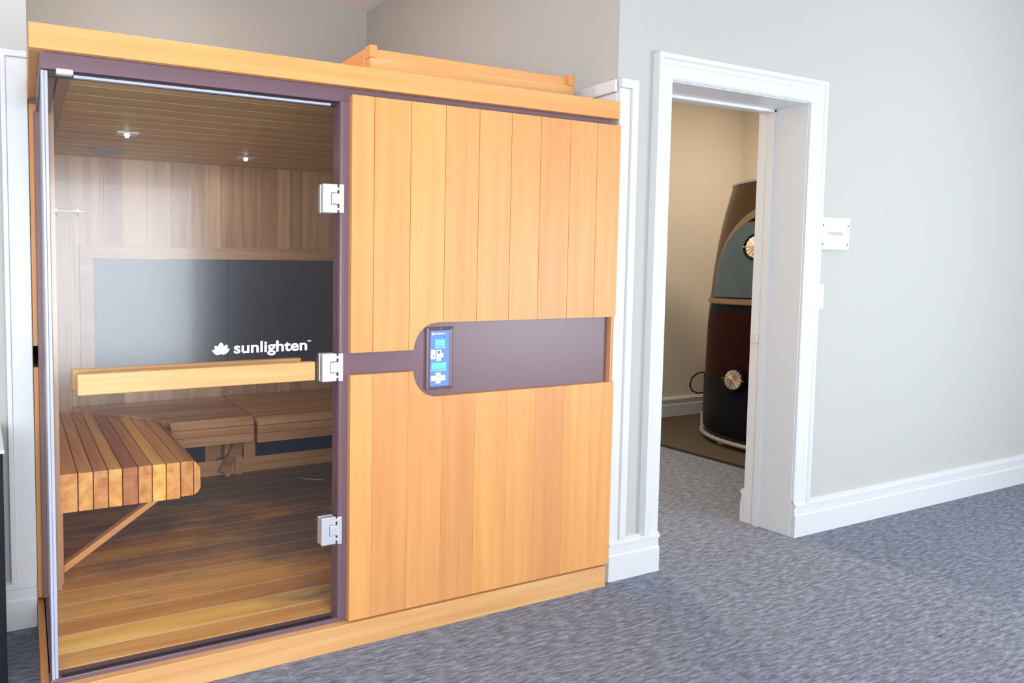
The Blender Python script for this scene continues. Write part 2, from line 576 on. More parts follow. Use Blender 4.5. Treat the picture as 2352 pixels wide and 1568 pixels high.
CAS = [(0, 0), (0, .012), (.006, .017), (.012, .013), (.055, .015), (.062, .020), (.076, .022), (.083, .030), (.100, .030), (.100, 0)]
struct(sweep_frame(CAS, DX0, DX1, DZ, .170, YW).build('trim_1', M['trim']), 'white moulded casing round the doorway', 'door casing')
t = MB()
t.box(DX1 - .004, DX1 + .004, YW - .004, YJ + .004, 0, DZ, .5)
t.box(DX0 - .004, DX0 + .004, YW - .004, YJ + .004, 0, DZ, .5)
t.box(DX0, DX1, YW - .004, YJ + .004, DZ - .004, DZ + .004, .5)
t.box(DX1 - .016, DX1, .185, .215, 0, DZ, .5).box(DX0, DX0 + .016, .185, .215, 0, DZ, .5).box(DX0, DX1, .185, .215, DZ - .016, DZ, .5)
jb = struct(t.build('door_1', M['trim'], bevel=.0015), 'white doorway jamb with a thin door stop', 'door frame')
MB().box(DX1 - .0075, DX1 - .0035, .222, .264, .930, .986, .5).box(DX1 - .0095, DX1 - .007, .232, .250, .943, .973, .5).build('strike_plate', M['satin'], jb, bevel=.001)['label'] = 'small nickel strike plate'

# white cased lining of the alcove: strip at each edge, turning into the alcove at the top
t = MB()
t.prism([(AX1, .170), (AX1 + .060, .170), (AX1 + .060, 2.027), (AX1, 2.027)], 'y', YW - .014, YW, .5)
t.prism([(AX1 + .060, .170), (AX1 + .095, .170), (AX1 + .095, 2.062), (AX1, 2.062), (AX1, 2.027), (AX1 + .060, 2.027)], 'y', YW - .024, YW, .5)
t.box(AX1 - .006, AX1, YW - .004, AY, 1.965, 2.012, .5).box(AX1 - .018, AX1 - .004, YW - .004, AY, 2.012, 2.062, .5)
struct(t.build('trim_2', M['trim'], bevel=.003), 'white strip casing beside the right edge of the sauna', 'casing')
t = MB()
t.prism([(-.040, .170), (.031, .170), (.031, 2.030), (-.040, 2.030)], 'y', LY - .014, LY, .5)
t.prism([(-.057, .170), (-.040, .170), (-.040, 2.030), (.031, 2.030), (.031, 2.052), (-.057, 2.052)], 'y', LY - .024, LY, .5)
struct(t.build('trim_3', M['trim'], bevel=.003), 'white strip casing left of the sauna', 'casing')

# ------------------------------------------------------------------ the sauna cabin
SK = 0.052                                         # the cabin's left side runs slightly inwards
def lx(x, y): return x + SK * y
W, H, ZF = 2.203, 1.96, 1.892
YB, ZI, ZFL = 1.90, 1.93, 0.10                     # inside: back wall, ceiling, floor
sauna = thing('infrared_sauna', 'orange cedar sauna cabin with plum frame and a glass door, filling the alcove', 'sauna', (1.1, 1.0, 0))
def quadbox(mb, x0, x1, y0, y1, z0, z1, tone=None):  # box whose left face follows the skewed side
    return mb.hexa([(lx(x0, y0), y0, z0), (x1, y0, z0), (x1, y1, z0), (lx(x0, y1), y1, z0),
                    (lx(x0, y0), y0, z1), (x1, y0, z1), (x1, y1, z1), (lx(x0, y1), y1, z1)], tone)

m = MB()
m.box(0, W, 0, .022, ZF, H, .62)
m.build('fascia', M['cedar_h'], sauna, bevel=.0015)
def skewbox(mb, x0, x1, y0, y1, z0, z1, tone=None):
    p = [(lx(x0, y0), y0), (lx(x1, y0), y0), (lx(x1, y1), y1), (lx(x0, y1), y1)]
    return mb.hexa([(a, b, z0) for a, b in p] + [(a, b, z1) for a, b in p], tone)
m = MB()
skewbox(m, 0, .040, .022, .59, ZF, H, .3)
m.build('side_fascia', M['cedar_d'], sauna, bevel=.0015)
m = MB()
quadbox(m, .041, W, .022, 1.98, ZI + .002, H - .004, .3)
m.build('roof', M['cedar_d'], sauna)
m = MB()
m.box(0, W - .006, 0, .030, 0, .086, .7)
m.box(W - .03, W - .006, .03, .20, 0, .086, .4)
m.build('base_skirt', M['pine_h'], sauna, bevel=.0015)
m = MB()
skewbox(m, 0, .0235, .030, 1.98, 0, .084, .25)
m.build('side_skirt', M['cedar_d'], sauna, bevel=.0015)

# plum frame: header, sill, door stile, backing of the cladding, left return
m = MB()
quadbox(m, .027, 2.19, .030, .070, 1.848, ZF + .03, .5)
m.hexa([(lx(.027, .07), .07, 1.848), (lx(.075, .07), .07, 1.848), (lx(.075, .6), .6, 1.848), (lx(.027, .6), .6, 1.848),
        (lx(.027, .07), .07, ZF + .03), (lx(.075, .07), .07, ZF + .03), (lx(.075, .6), .6, ZF + .03), (lx(.027, .6), .6, ZF + .03)], .5)
m.build('header', M['plum'], sauna, bevel=.002)
m = MB()
m.box(.027, 2.19, .028, .075, .060, .100, .5)
m.hexa([(lx(.027, .07), .075, .07), (lx(.046, .07), .075, .07), (lx(.046, .6), .6, .07), (lx(.027, .6), .6, .07),
        (lx(.027, .07), .075, .100), (lx(.046, .07), .075, .100), (lx(.046, .6), .6, .100), (lx(.027, .6), .6, .100)], .5)
m.build('sill', M['plum'], sauna, bevel=.002)
m = MB()
m.box(.966, 1.012, .022, .075, .095, 1.850, .5)
m.build('door_stile', M['plum'], sauna, bevel=.006, seg=3)
m = MB()
m.box(1.010, 2.200, .030, .052, .095, 1.870, .5)
m.build('backing_panel', M['plum'], sauna)
m = MB()
m.box(.050, .092, .575, .615, .100, 1.850, .5)
m.box(.034, .075, .600, .640, 1.855, 1.925, .5)
m.build('corner_post', M['plum_dark'], sauna, bevel=.002)
# side cladding and its dark strip
m = MB()
for z0, z1 in ((.095, .945), (1.022, 1.878)):
    m.hexa([(.034, .598, z0), (.059, .598, z0), (lx(.036, 1.98), 1.98, z0), (lx(.010, 1.98), 1.98, z0),
            (.034, .598, z1), (.059, .598, z1), (lx(.036, 1.98), 1.98, z1), (lx(.010, 1.98), 1.98, z1)], .3)
m.build('side_cladding', M['cedar_v'], sauna, bevel=.0015)
m = MB()
m.box(2.201, 2.209, .012, 1.98, .086, 1.874, .4)
m.build('right_side_cladding', M['cedar_v'], sauna)

# front cladding boards round the plum control band
SEAM = [1.000, 1.085, 1.230, 1.374, 1.520, 1.667, 1.806, 1.953, 2.093, 2.216]
def up_bottom(x):
    if x <= 1.2505: return 1.016
    if x >= 1.35: return 1.110
    return 1.010 + math.sqrt(max(0, .1 ** 2 - (1.35 - x) ** 2))
def lo_top(x):
    if x <= 1.2505: return .941
    if x >= 1.35: return .846
    return .946 - math.sqrt(max(0, .1 ** 2 - (1.35 - x) ** 2))
def board_row(name, edge, z_other):
    m = MB()
    for a, b in zip(SEAM[:-1], SEAM[1:]):
        gp = .0011 if name == 'up' else .0004
        a2, b2 = a + (gp if a > 1.001 else 0), b - (gp if b < 2.2 else 0)
        n = max(1, int((b2 - a2) / .004)) if a2 < 1.36 and b2 > 1.25 else 1
        pts = []
        for i in range(n + 1):
            x = a2 + (b2 - a2) * i / n
            if n > 1 and 1.249 < x < 1.2535:
                pts.append((1.2502, 1.016 if name == 'up' else .941))
            pts.append((x, edge(x)))
        poly = pts + [(b2, z_other), (a2, z_other)]
        tone = random.random()
        for i in range(len(pts) - 1):             # strips keep every face convex
            p, q = pts[i], pts[i + 1]
            m.hexa([(p[0], .004, p[1]), (q[0], .004, q[1]), (q[0], .0295, q[1]), (p[0], .0295, p[1]),
                    (p[0], .004, z_other), (q[0], .004, z_other), (q[0], .0295, z_other), (p[0], .0295, z_other)], tone)
    return m
random.seed(11)
board_row('up', up_bottom, 1.868).build('upper_cladding', M['cedar_v'], sauna)
board_row('lo', lo_top, .093).build('lower_cladding', M['cedar_low'], sauna)

# glass: side pane and door
m = MB()
m.hexa([(.036, .05, .1), (.044, .05, .1), (lx(.044, .58), .58, .1), (lx(.036, .58), .58, .1),
        (.036, .05, 1.848), (.044, .05, 1.848), (lx(.044, .58), .58, 1.848), (lx(.036, .58), .58, 1.848)], .5)
m.build('side_glass', M['glass'], sauna)['label'] = 'smoked glass side pane'
door = MB().box(.052, .962, .034, .042, .104, 1.842, .5).build('glass_door', M['glass'], sauna)
door['label'] = 'smoked glass door'
m = MB()
m.box(.032, .040, .026, .050, .101, 1.843, .5).box(.0405, .050, .028, .048, .101, 1.843, .5)
m.build('corner_seal', M['seal'], door, bevel=.002)
m = MB()
m.box(.120, .935, .031, .045, 1.8315, 1.8385, .5)
m.build('top_seal', M['seal'], door, bevel=.001)
m = MB().box(.073, .119, .024, .050, 1.8375, 1.851, .5)
m.build('magnet_catch', M['cream'], door, bevel=.003)
m = MB().box(.05, .963, .050, .062, 1.834, 1.849, .5)
m.build('top_gasket', M['black_gap'], door)
m = MB().box(.06, .95, .033, .043, .101, .1045, .5)
m.build('bottom_seal', M['black_gap'], door)
for zc in (1.5285, .969, .4125):
    m = MB()
    h = .047
    m.prism([(.902, zc - h), (.955, zc - h), (.955, zc - .019), (.931, zc - .019), (.931, zc + .019), (.955, zc + .019), (.955, zc + h), (.902, zc + h)], 'y', .018, .034, .5)
    m.prism([(.902, zc - h), (.955, zc - h), (.955, zc + h), (.902, zc + h)], 'y', .042, .054, .5)
    m.box(.933, .976, .016, .032, zc - .0175, zc + .0175, .5)
    m.box(.960, .976, .012, .022, zc - h, zc + h, .5)
    for s in (-1, 1):
        m.tube([(.952, .026, zc + s * .033), (.966, .026, zc + s * .033)], .006, 10, .5)
    m.build('hinge', M['satin'], door, bevel=.002)
# wooden bar handles either side of the glass
def bar(y0, y1):
    m = MB().box(.109, .849, y0, y1, .939, .999, .8)
    for x in (.22, .80):
        m.tube([(x, y1 if y1 < .035 else y0, .966), (x, .034 if y1 < .035 else .042, .966)], .010, 12, .5)
    return m
bar(-.034, -.004).build('handle', M['pine_h'], door, bevel=.003)
bar(.072, .102).build('handle', M['pine_h'], door, bevel=.003)
# printed mark and word on the glass
LOT = [(195, 300), (218, 294), (243, 300), (233, 270), (238, 236), (264, 236), (291, 252), (300, 222), (318, 201), (336, 192), (354, 201), (372, 220), (381, 250),
       (408, 232), (436, 228), (441, 262), (430, 294), (452, 286), (472, 288), (458, 322), (436, 348), (404, 368), (366, 374), (330, 364), (298, 374), (262, 374), (228, 352), (208, 328)]
m = MB().prism([(.524 + (px - 195) * (.058 / 277), 1.0655 - (py - 194) * (.0375 / 180)) for px, py in LOT], 'y', .0334, .034, .5)
m.build('flower_mark', M['white_print'], door)
text_mb('sunlighten', .596, 1.031, .256, .047, .034, bold=.023).build('lettering', M['white_print'], door)
text_mb('TM', .853, 1.0575, .013, .005, .034, bold=.02).build('trademark_lettering', M['white_print'], door)

# control panel
ctl = MB()
cx0, cx1, cz0, cz1 = 1.317, 1.432, .868, 1.092
def ring_frame(mb, x0, x1, z0, z1, xi0, xi1, zi0, zi1, yf, yb, yi):
    o = [(x0, z0), (x1, z0), (x1, z1), (x0, z1)]
    i_ = [(xi0, zi0), (xi1, zi0), (xi1, zi1), (xi0, zi1)]
    e = .006
    o2 = [(x0 + e, z0 + e), (x1 - e, z0 + e), (x1 - e, z1 - e), (x0 + e, z1 - e)]
    loops = [[(p[0], yb, p[1]) for p in o], [(p[0], yf + .004, p[1]) for p in o], [(p[0], yf, p[1]) for p in o2],
             [(p[0], yi, p[1]) for p in i_], [(p[0], yb, p[1]) for p in i_]]
    vs = [p for l in loops for p in l]
    fs = []
    for a in range(5):
        b = (a + 1) % 5
        for k in range(4):
            fs.append((a * 4 + k, a * 4 + (k + 1) % 4, b * 4 + (k + 1) % 4, b * 4 + k))
    mb.add(vs, fs, .5)
ring_frame(ctl, cx0, cx1, cz0, cz1, cx0 + .019, cx1 - .015, cz0 + .010, cz1 - .013, .018, .030, .025)
ctl = ctl.build('control_panel', M['plum'], sauna)
for z_ in (cz1 - .0045, cz0 + .003):
    MB().box(cx0 + .050, cx0 + .060, .0165, .0185, z_ - .0015, z_ + .0015, .5).build('clip', M['plum_dark'], ctl)
MB().box(cx0 + .018, cx1 - .014, .0255, .029, cz0 + .009, cz1 - .012, .5).build('screen', M['screen'], ctl)
MB().box(1.356, 1.399, .0245, .026, 1.022, 1.047, .5).build('display', M['lcd'], ctl, bevel=.001)
MB().box(1.341, 1.405, .0245, .026, .940, .964, .5).build('display', M['lcd'], ctl, bevel=.001)
def digit8(m, x, z, w, h):
    t = .0018
    for k in range(3): m.box(x + t, x + w - t, .0240, .0245, z + k * (h - t) / 2, z + k * (h - t) / 2 + t, .5)
    for k in range(2):
        for xx in (x, x + w - t): m.box(xx, xx + t, .0240, .0245, z + t + k * (h - t) / 2, z + (k + 1) * (h - t) / 2, .5)
for dx_, dz_, dw_ in [(1.3605 + i * .0185, 1.0255, .0145) for i in range(2)] + [(1.3445 + i * .020, .943, .0155) for i in range(3)]:
    m = MB()
    digit8(m, dx_, dz_, dw_, .018)
    m.build('digit', M['digit'], ctl)
MB().box(1.355, 1.401, .0240, .0260, 1.0165, 1.0190, .5).build('underline', M['digit'], ctl)
MB().box(1.3385, 1.406, .0240, .0260, .9345, .9370, .5).build('underline', M['digit'], ctl)
for kb in ((1.3375, 1.358, .977, 1.011), (1.339, 1.3595, .898, .917), (1.360, 1.381, .888, .928), (1.3815, 1.4015, .898, .917)):
    MB().box(kb[0], kb[1], .0235, .026, kb[2], kb[3], .5).build('key', M['key'], ctl, bevel=.0015)
m = MB().prism([(1.362, .970), (1.382, .970), (1.382, .982), (1.391, .982), (1.391, .998), (1.382, .998), (1.382, 1.010), (1.362, 1.010)], 'y', .0235, .026, .5)
m.build('key', M['key'], ctl, bevel=.0015)
for kb in ((1.368, 1.374, .0225, .0236, .996, 1.006), (1.347, 1.351, .0225, .0236, .986, .990), (1.391, 1.397, .0245, .0256, 1.055, 1.058)):
    MB().box(*kb, .5).build('key_symbol', M['navy_dot'], ctl)
MB().box(1.3415, 1.351, .0245, .0256, 1.063, 1.072, .5).build('flower_mark', M['white_print'], ctl, bevel=.003)
text_mb('sunlighten', 1.3535, 1.0655, .046, .007, .0255, depth=.0004, bold=.03).build('lettering', M['white_print'], ctl)

# inside of the cabin
random.seed(5)
m = MB()
x = .20
while x < 2.17:                                   # back wall boards of mixed width
    w_ = random.choice((.085, .10, .115, .14))
    m.box(x, min(x + w_ - .0015, 2.17), YB, YB + .03, ZFL, ZI, random.random())
    x += w_
m.box(.12, .20, YB, YB + .03, ZFL, ZI)
m.build('back_wall', M['in_v'], sauna)
m = MB()
y = .62
while y < 1.9:
    y1 = min(y + .11, 1.93)
    m.hexa([(lx(.062, y), y, ZFL), (lx(.088, y), y, ZFL), (lx(.088, y1), y1 - .0015, ZFL), (lx(.062, y1), y1 - .0015, ZFL),
            (lx(.062, y), y, ZI), (lx(.088, y), y, ZI), (lx(.088, y1), y1 - .0015, ZI), (lx(.062, y1), y1 - .0015, ZI)])
    y += .11
m.build('left_wall', M['in_v'], sauna)
m = MB()
y = .056
while y < 1.9:
    m.box(2.165, 2.195, y, min(y + .1085, 1.93), ZFL, ZI)
    y += .11
y = .056
m.box(1.014, 2.165, .054, .075, ZFL, ZI, .4)
m.build('right_wall', M['in_v'], sauna)
m = MB()
y = .072
while y < 1.9:                                    # ceiling boards
    y1 = min(y + .123, 1.93)
    m.hexa([(lx(.076, y), y, ZI - .012), (2.19, y, ZI - .012), (2.19, y1 - .003, ZI - .012), (lx(.076, y1), y1 - .003, ZI - .012),
            (lx(.076, y), y, ZI), (2.19, y, ZI), (2.19, y1 - .003, ZI), (lx(.076, y1), y1 - .003, ZI)])
    y += .123
cbd = m.build('ceiling_boards', M['in_ceiling'], sauna, bevel=.002)
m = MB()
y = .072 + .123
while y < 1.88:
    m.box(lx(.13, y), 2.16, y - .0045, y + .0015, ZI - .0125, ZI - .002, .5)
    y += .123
m.build('ceiling_edge_glint', M['pale_wood_and_glint'], cbd)  # pale strips painted as glints along the ceiling board edges
m = MB()
m.hexa([(lx(.088, .1), .1, ZI - .028), (lx(.128, .1), .1, ZI - .028), (lx(.128, 1.89), 1.89, ZI - .028), (lx(.088, 1.89), 1.89, ZI - .028),
        (lx(.088, .1), .1, ZI - .012), (lx(.128, .1), .1, ZI - .012), (lx(.128, 1.89), 1.89, ZI - .012), (lx(.088, 1.89), 1.89, ZI - .012)], .3)
m.build('ceiling_batten', M['in_y'], sauna, bevel=.002)
# floor: base board, slats, pale strips painting the glint of slat edges
MB().box(.10, 2.19, .076, 1.93, .03, .080, .5).build('floor_board', M['plum_dark'], sauna)
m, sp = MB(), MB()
y = -.052
edges = [.078]
while y < 1.93:
    y += .1085
    if y > .10: edges.append(min(y, 1.93))
for a, b in zip(edges[:-1], edges[1:]):
    x0 = .0465
    quadbox(m, x0, 2.18, a + .0015, b - .0015, .080, ZFL)
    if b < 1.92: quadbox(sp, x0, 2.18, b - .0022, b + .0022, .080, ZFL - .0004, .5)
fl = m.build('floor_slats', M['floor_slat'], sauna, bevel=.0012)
sp.build('floor_edge_glint', M['pale_wood_and_glint'], fl)
# heater panels with their frames on the back wall
m = MB()
m.box(.363, 2.165, 1.872, YB, 1.365, 1.435, .55).box(.363, .436, 1.872, YB, .66, 1.365, .35).box(.436, 2.165, 1.872, YB, .650, .735, .4)
m.box(2.10, 2.165, 1.872, YB, .66, 1.365, .35)
m.build('heater_frame', M['in_x'], sauna, bevel=.002)
for x0, x1 in ((.436, 1.212), (1.216, 2.10)):
    MB().box(x0, x1, 1.880, YB - .001, .735, 1.365, .5).build('heater_panel', M['heater'], sauna)
# low heaters and their frame under the benches
m = MB()
m.box(.70, 2.165, 1.800, 1.830, ZFL, .188, .75).box(1.045, 1.110, 1.800, 1.830, .188, .43, .3).box(1.285, 1.358, 1.798, 1.830, .188, .43, .7).box(.70, 2.165, 1.804, 1.830, .36, .43, .5)
m.build('low_heater_frame', M['bench_low'], sauna, bevel=.0015)
m = MB()
m.box(.70, 1.045, 1.808, 1.828, .188, .36, .5)
m.build('low_heater_panel', M['heater_navy'], sauna)
m = MB()
m.box(1.358, 2.165, 1.808, 1.828, .188, .36, .5)
m.build('low_heater_panel', M['heater_navy'], sauna)
# ceiling fittings
m = MB().tube([(.475, 1.66, ZI - .013), (.475, 1.66, ZI - .022)], [.092, .086], 40, .5)
spk = m.build('speaker_grille', M['grey_metal'], sauna, smooth=True)
for cx_, cy_ in ((.49, 1.17), (1.21, 1.56)):
    m = MB().box(cx_ - .05, cx_ + .05, cy_ - .035, cy_ + .035, ZI - .020, ZI - .012, .5)
    pl = m.build('light_plate', M['satin'], sauna, bevel=.002)
    MB().tube([(cx_, cy_, ZI - .020), (cx_, cy_, ZI - .032)], [.012, .009], 16, .5).build('light_bulb', M['led'], pl, smooth=True)

# ------------------------------------------------------------------ benches
random.seed(21)
b1 = thing('sauna_bench', 'cedar slatted bench at the left, its blocky striped end facing the glass door', 'bench', (.4, 1.1, ZFL), 'slatted sauna benches')
ZT, ZBM, Y0 = .524, .376, .66
sx = [.112, .189, .246, .303, .358, .419, .475, .531, .590, .645]
m = MB()
def miter(x): return 1.40 + (.72 - x) * 1.0
KX = .045
def sl(x, y): return x + KX * (y - Y0)
tones = [.55, .62, .38, .72, .08, .45, .95, .60, .42]
for (a, b), tn in zip(zip(sx[:-1], sx[1:]), tones):
    a2, b2 = a + .0020, b - .0020
    ya, yb = min(miter(a2) - .003, YB - .03), min(miter(b2) - .003, YB - .03)
    m.hexa([(sl(a2, Y0), Y0, ZT - .035), (sl(b2, Y0), Y0, ZT - .035), (sl(b2, yb), yb, ZT - .035), (sl(a2, ya), ya, ZT - .035),
            (sl(a2, Y0), Y0, ZT), (sl(b2, Y0), Y0, ZT), (sl(b2, yb), yb, ZT), (sl(a2, ya), ya, ZT)], tn)
    m.box(a2, b2, Y0, Y0 + .032, ZBM + (.0 if b < .6 else .006), ZT - .0345, tn)
# rounded nose along the open side
nose = [(.646, ZT), (.672, .497), (.674, .410), (.662, .392), (.646, .383)]
yn = miter(.67)
vs, n = [], len(nose)
for yy in (Y0, yn):
    vs += [(sl(px, yy) + (.012 if yy > 1 else 0), yy, pz) for px, pz in nose]
m.add(vs, [tuple(range(n))[::-1], tuple(range(n, 2 * n))] + [(i, (i + 1) % n, n + (i + 1) % n, n + i) for i in range(n)], .5)
m.build('seat', M['bench_y'], b1, bevel=.0025)
m = MB().box(.108, .133, Y0 + .004, Y0 + .044, ZFL, ZBM, .45)
m.build('post', M['cedar_v'], b1, bevel=.002)
m = MB()
for yy in (Y0 + .006,):
    m.hexa([(.1335, yy, .142), (.1335, yy + .036, .142), (.503, yy + .036, ZBM), (.503, yy, ZBM),
            (.1335, yy, .172), (.1335, yy + .036, .172), (.464, yy + .036, ZBM), (.464, yy, ZBM)], .55)
m.build('brace', M['cedar_h'], b1, bevel=.002)
m = MB().box(.13, .66, 1.20, 1.24, .445, ZT - .036, .4)
m.build('bearer', M['bench_x'], b1)

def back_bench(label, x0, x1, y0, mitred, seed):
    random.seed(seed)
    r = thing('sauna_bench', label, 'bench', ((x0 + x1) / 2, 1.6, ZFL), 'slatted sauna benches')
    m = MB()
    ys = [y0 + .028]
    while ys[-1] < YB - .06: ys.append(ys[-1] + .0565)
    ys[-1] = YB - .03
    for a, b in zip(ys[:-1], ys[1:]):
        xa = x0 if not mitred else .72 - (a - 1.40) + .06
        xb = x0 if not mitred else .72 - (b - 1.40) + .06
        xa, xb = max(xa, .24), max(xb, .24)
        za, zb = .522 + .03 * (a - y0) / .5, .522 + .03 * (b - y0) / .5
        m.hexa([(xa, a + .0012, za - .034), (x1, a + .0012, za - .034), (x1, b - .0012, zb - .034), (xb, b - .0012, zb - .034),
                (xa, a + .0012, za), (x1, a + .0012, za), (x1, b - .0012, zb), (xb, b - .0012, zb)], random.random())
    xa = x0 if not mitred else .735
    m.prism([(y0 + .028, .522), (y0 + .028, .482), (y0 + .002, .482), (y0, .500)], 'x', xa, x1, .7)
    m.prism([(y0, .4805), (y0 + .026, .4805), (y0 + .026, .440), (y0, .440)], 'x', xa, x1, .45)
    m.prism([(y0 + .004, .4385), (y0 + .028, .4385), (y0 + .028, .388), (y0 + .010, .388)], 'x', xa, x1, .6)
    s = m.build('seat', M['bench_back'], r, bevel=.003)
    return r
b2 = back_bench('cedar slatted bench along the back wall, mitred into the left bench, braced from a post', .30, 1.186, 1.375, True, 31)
m = MB().box(1.150, 1.185, 1.755, 1.797, ZFL, .44, .35).box(1.22, 1.262, 1.77, 1.797, ZFL, .44, .6)
m.build('post', M['bench_low'], b2, bevel=.002)
m = MB()
m.hexa([(1.112, 1.752, .118), (1.158, 1.752, .112), (1.285, 1.66, .375), (1.225, 1.66, .390),
        (1.112, 1.782, .128), (1.158, 1.782, .122), (1.285, 1.69, .385), (1.225, 1.69, .400)], .25)
br = m.build('brace', M['bench_back'], b2, bevel=.002)
MB().tube([(1.133, 1.750, .130), (1.133, 1.746, .130)], .006, 10, .5).build('screw', M['steel'], br)
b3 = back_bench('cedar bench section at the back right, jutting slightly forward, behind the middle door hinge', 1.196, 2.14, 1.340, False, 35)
m = MB().box(2.09, 2.13, 1.40, 1.44, ZFL, .488, .5)
m.build('post', M['in_v'], b3, bevel=.002)

# robe rail on the back wall inside
rr = thing('robe_hook_rail', 'thin steel hook rail on the sauna back wall, seen at the left of the glass', 'hook rail', (.30, 1.88, 1.60))
MB().tube([(.225, 1.850, 1.616), (.392, 1.850, 1.616)], .0045, 12, .5).build('rail', M['steel'], rr, smooth=True)
for hx in (.243, .352):
    MB().box(hx - .008, hx + .008, 1.844, 1.899, 1.610, 1.628, .5).build('bracket', M['steel'], rr, bevel=.002)
    m = MB().tube([(hx, 1.846, 1.612), (hx, 1.838, 1.596), (hx, 1.832, 1.590), (hx, 1.824, 1.597)], .006, 10, .5)
    m.build('hook', M['steel'], rr, smooth=True)

# sliver of offcut lying on the slats
m = MB().hexa([(1.545, 1.545, ZFL + .0005), (1.650, 1.470, ZFL + .0005), (1.652, 1.474, ZFL + .0005), (1.548, 1.551, ZFL + .0005),
               (1.545, 1.545, ZFL + .003), (1.650, 1.470, ZFL + .003), (1.652, 1.474, ZFL + .003), (1.548, 1.551, ZFL + .003)], .5)
tag(m.build('wood_splinter', M['pale_wood_and_glint']), 'pale thin splinter lying on the dark slats at the back of the sauna floor', 'splinter')

# ------------------------------------------------------------------ raised box on the roof
rb = thing('wooden_box', 'open cedar box of boards lying on top of the sauna roof at the right', 'box', (1.67, .5, H))
m = MB().box(1.177, 2.156, .205, .225, 1.958, 2.098, .45)
m.build('front_board', M['cedar_h'], rb, bevel=.0015)
m = MB().box(1.177, 2.156, .190, .205, 1.958, 2.062, .8)
m.build('lower_cleat', M['pine_h'], rb, bevel=.0015)
for x0 in (1.172, 2.141):
    MB().box(x0, x0 + .018, .2255, .85, 1.958, 2.098, .35).build('side_board', M['cedar_d'], rb, bevel=.0015)
for x0 in (1.174, 2.126):
    MB().box(x0, x0 + .030, .188, .226, 2.063, 2.106, .3).build('corner_block', M['cedar_v'], rb, bevel=.0015)
MB().box(1.190, 2.141, .83, .85, 1.958, 2.098, .4).build('back_board', M['cedar_h'], rb, bevel=.0015)

# ------------------------------------------------------------------ on the right wall
sg = thing('sign', 'small square white sign reading tanning on the wall right of the doorway', 'sign', (3.68, YW, 1.48))
pl = MB().box(3.556, 3.816, .026, .032, 1.402, 1.556, .5).build('plate', M['plaque'], sg, bevel=.001)
text_mb('TANNING', 3.633, 1.472, .130, .017, .0258, bold=.01).build('lettering', M['print_grey'], sg)
for x in (3.590, 3.790):
    for z in (1.427, 1.517):
        MB().tube([(x, YW, z), (x, .019, z)], .006, 14, .5).build('standoff', M['steel'], sg, smooth=True)
sw = thing('light_switch', 'white rocker light switch on the wall below the small square sign', 'light switch', (3.617, YW, 1.17))
MB().box(3.580, 3.655, YW - .006, YW, 1.112, 1.231, .5).build('plate', M['plaque'], sw, bevel=.002)
MB().hexa([(3.601, YW - .010, 1.138), (3.634, YW - .010, 1.138), (3.634, YW - .005, 1.138), (3.601, YW - .005, 1.138),
           (3.601, YW - .007, 1.205), (3.634, YW - .007, 1.205), (3.634, YW - .005, 1.205), (3.601, YW - .005, 1.205)], .5).build('rocker', M['plaque'], sw)

# ------------------------------------------------------------------ low black cabinet at the far left
cb = thing('low_cabinet', 'low glossy black cabinet with a pale top edge at the far left', 'cabinet', (-.40, .38, 0))
MB().box(-.72, -.084, .19, .57, .012, .742, .5).build('body', M['dark_glass'], cb, bevel=.003)
MB().box(-.725, -.080, .185, .572, .7425, .752, .5).build('top', M['plaque'], cb, bevel=.001)
for x, y in ((-.69, .22), (-.12, .22), (-.69, .54), (-.12, .54)):
    MB().tube([(x, y, 0), (x, y, .0125)], .015, 12, .5).build('foot', M['black'], cb)

# ------------------------------------------------------------------ tanning room
BC = (5.54, 1.08)
bt = thing('tanning_booth', 'tall bronze and black stand-up tanning booth seen through the doorway', 'tanning booth', (BC[0], BC[1], 0))
PR = [(.66, .045), (.70, .075), (.705, .20), (.705, .60), (.70, .90), (.69, 1.05), (.672, 1.30), (.648, 1.52), (.61, 1.75), (.565, 1.955)]
def br_(z):
    for (r0, z0), (r1, z1) in zip(PR[:-1], PR[1:]):
        if z <= z1:
            k = max(0, (z - z0) / (z1 - z0))
            return r0 + (r1 - r0) * k
    return PR[-1][0]
m = MB().lathe(PR, BC, 96, .5)
m.build('shell', M['bronze'], bt, smooth=True)
def patch(t0, t1, z0, z1, off, nz=24, nt=24):
    """closed curved plate on the booth; t0/t1 are functions of height giving angles in degrees"""
    m = MB()
    vs = []
    for o in (off, -.01):
        for i in range(nz + 1):
            z = z0 + (z1 - z0) * i / nz
            a, b = t0(z), t1(z)
            for j in range(nt + 1):
                t = math.radians(a + (b - a) * j / nt)
                r = br_(z) + o
                vs.append((BC[0] + r * math.cos(t), BC[1] + r * math.sin(t), z))
    N1 = (nz + 1) * (nt + 1)
    fs = []
    ix = lambda i, j: i * (nt + 1) + j
    for i in range(nz):
        for j in range(nt):
            fs.append((ix(i, j), ix(i, j + 1), ix(i + 1, j + 1), ix(i + 1, j)))
            fs.append(tuple(N1 + q for q in (ix(i + 1, j), ix(i + 1, j + 1), ix(i, j + 1), ix(i, j))))
    for i in range(nz):
        for j in (0, nt):
            fs.append((ix(i, j), ix(i + 1, j), N1 + ix(i + 1, j), N1 + ix(i, j)))
    for j in range(nt):
        for i in (0, nz):
            fs.append((ix(i, j), ix(i, j + 1), N1 + ix(i, j + 1), N1 + ix(i, j)))
    m.add(vs, fs, .5)
    return m
TC = 193.0
def arch(z, hw, zs, zt):
    if z <= zs: return hw
    return hw * math.sqrt(max(.0004, 1 - ((z - zs) / (zt - zs)) ** 2))
patch(lambda z: TC - arch(z, 53, 1.26, 1.80), lambda z: TC + arch(z, 53, 1.26, 1.80), 1.06, 1.799, .006, 40).build('arch_trim', M['tan_trim'], bt, smooth=True)
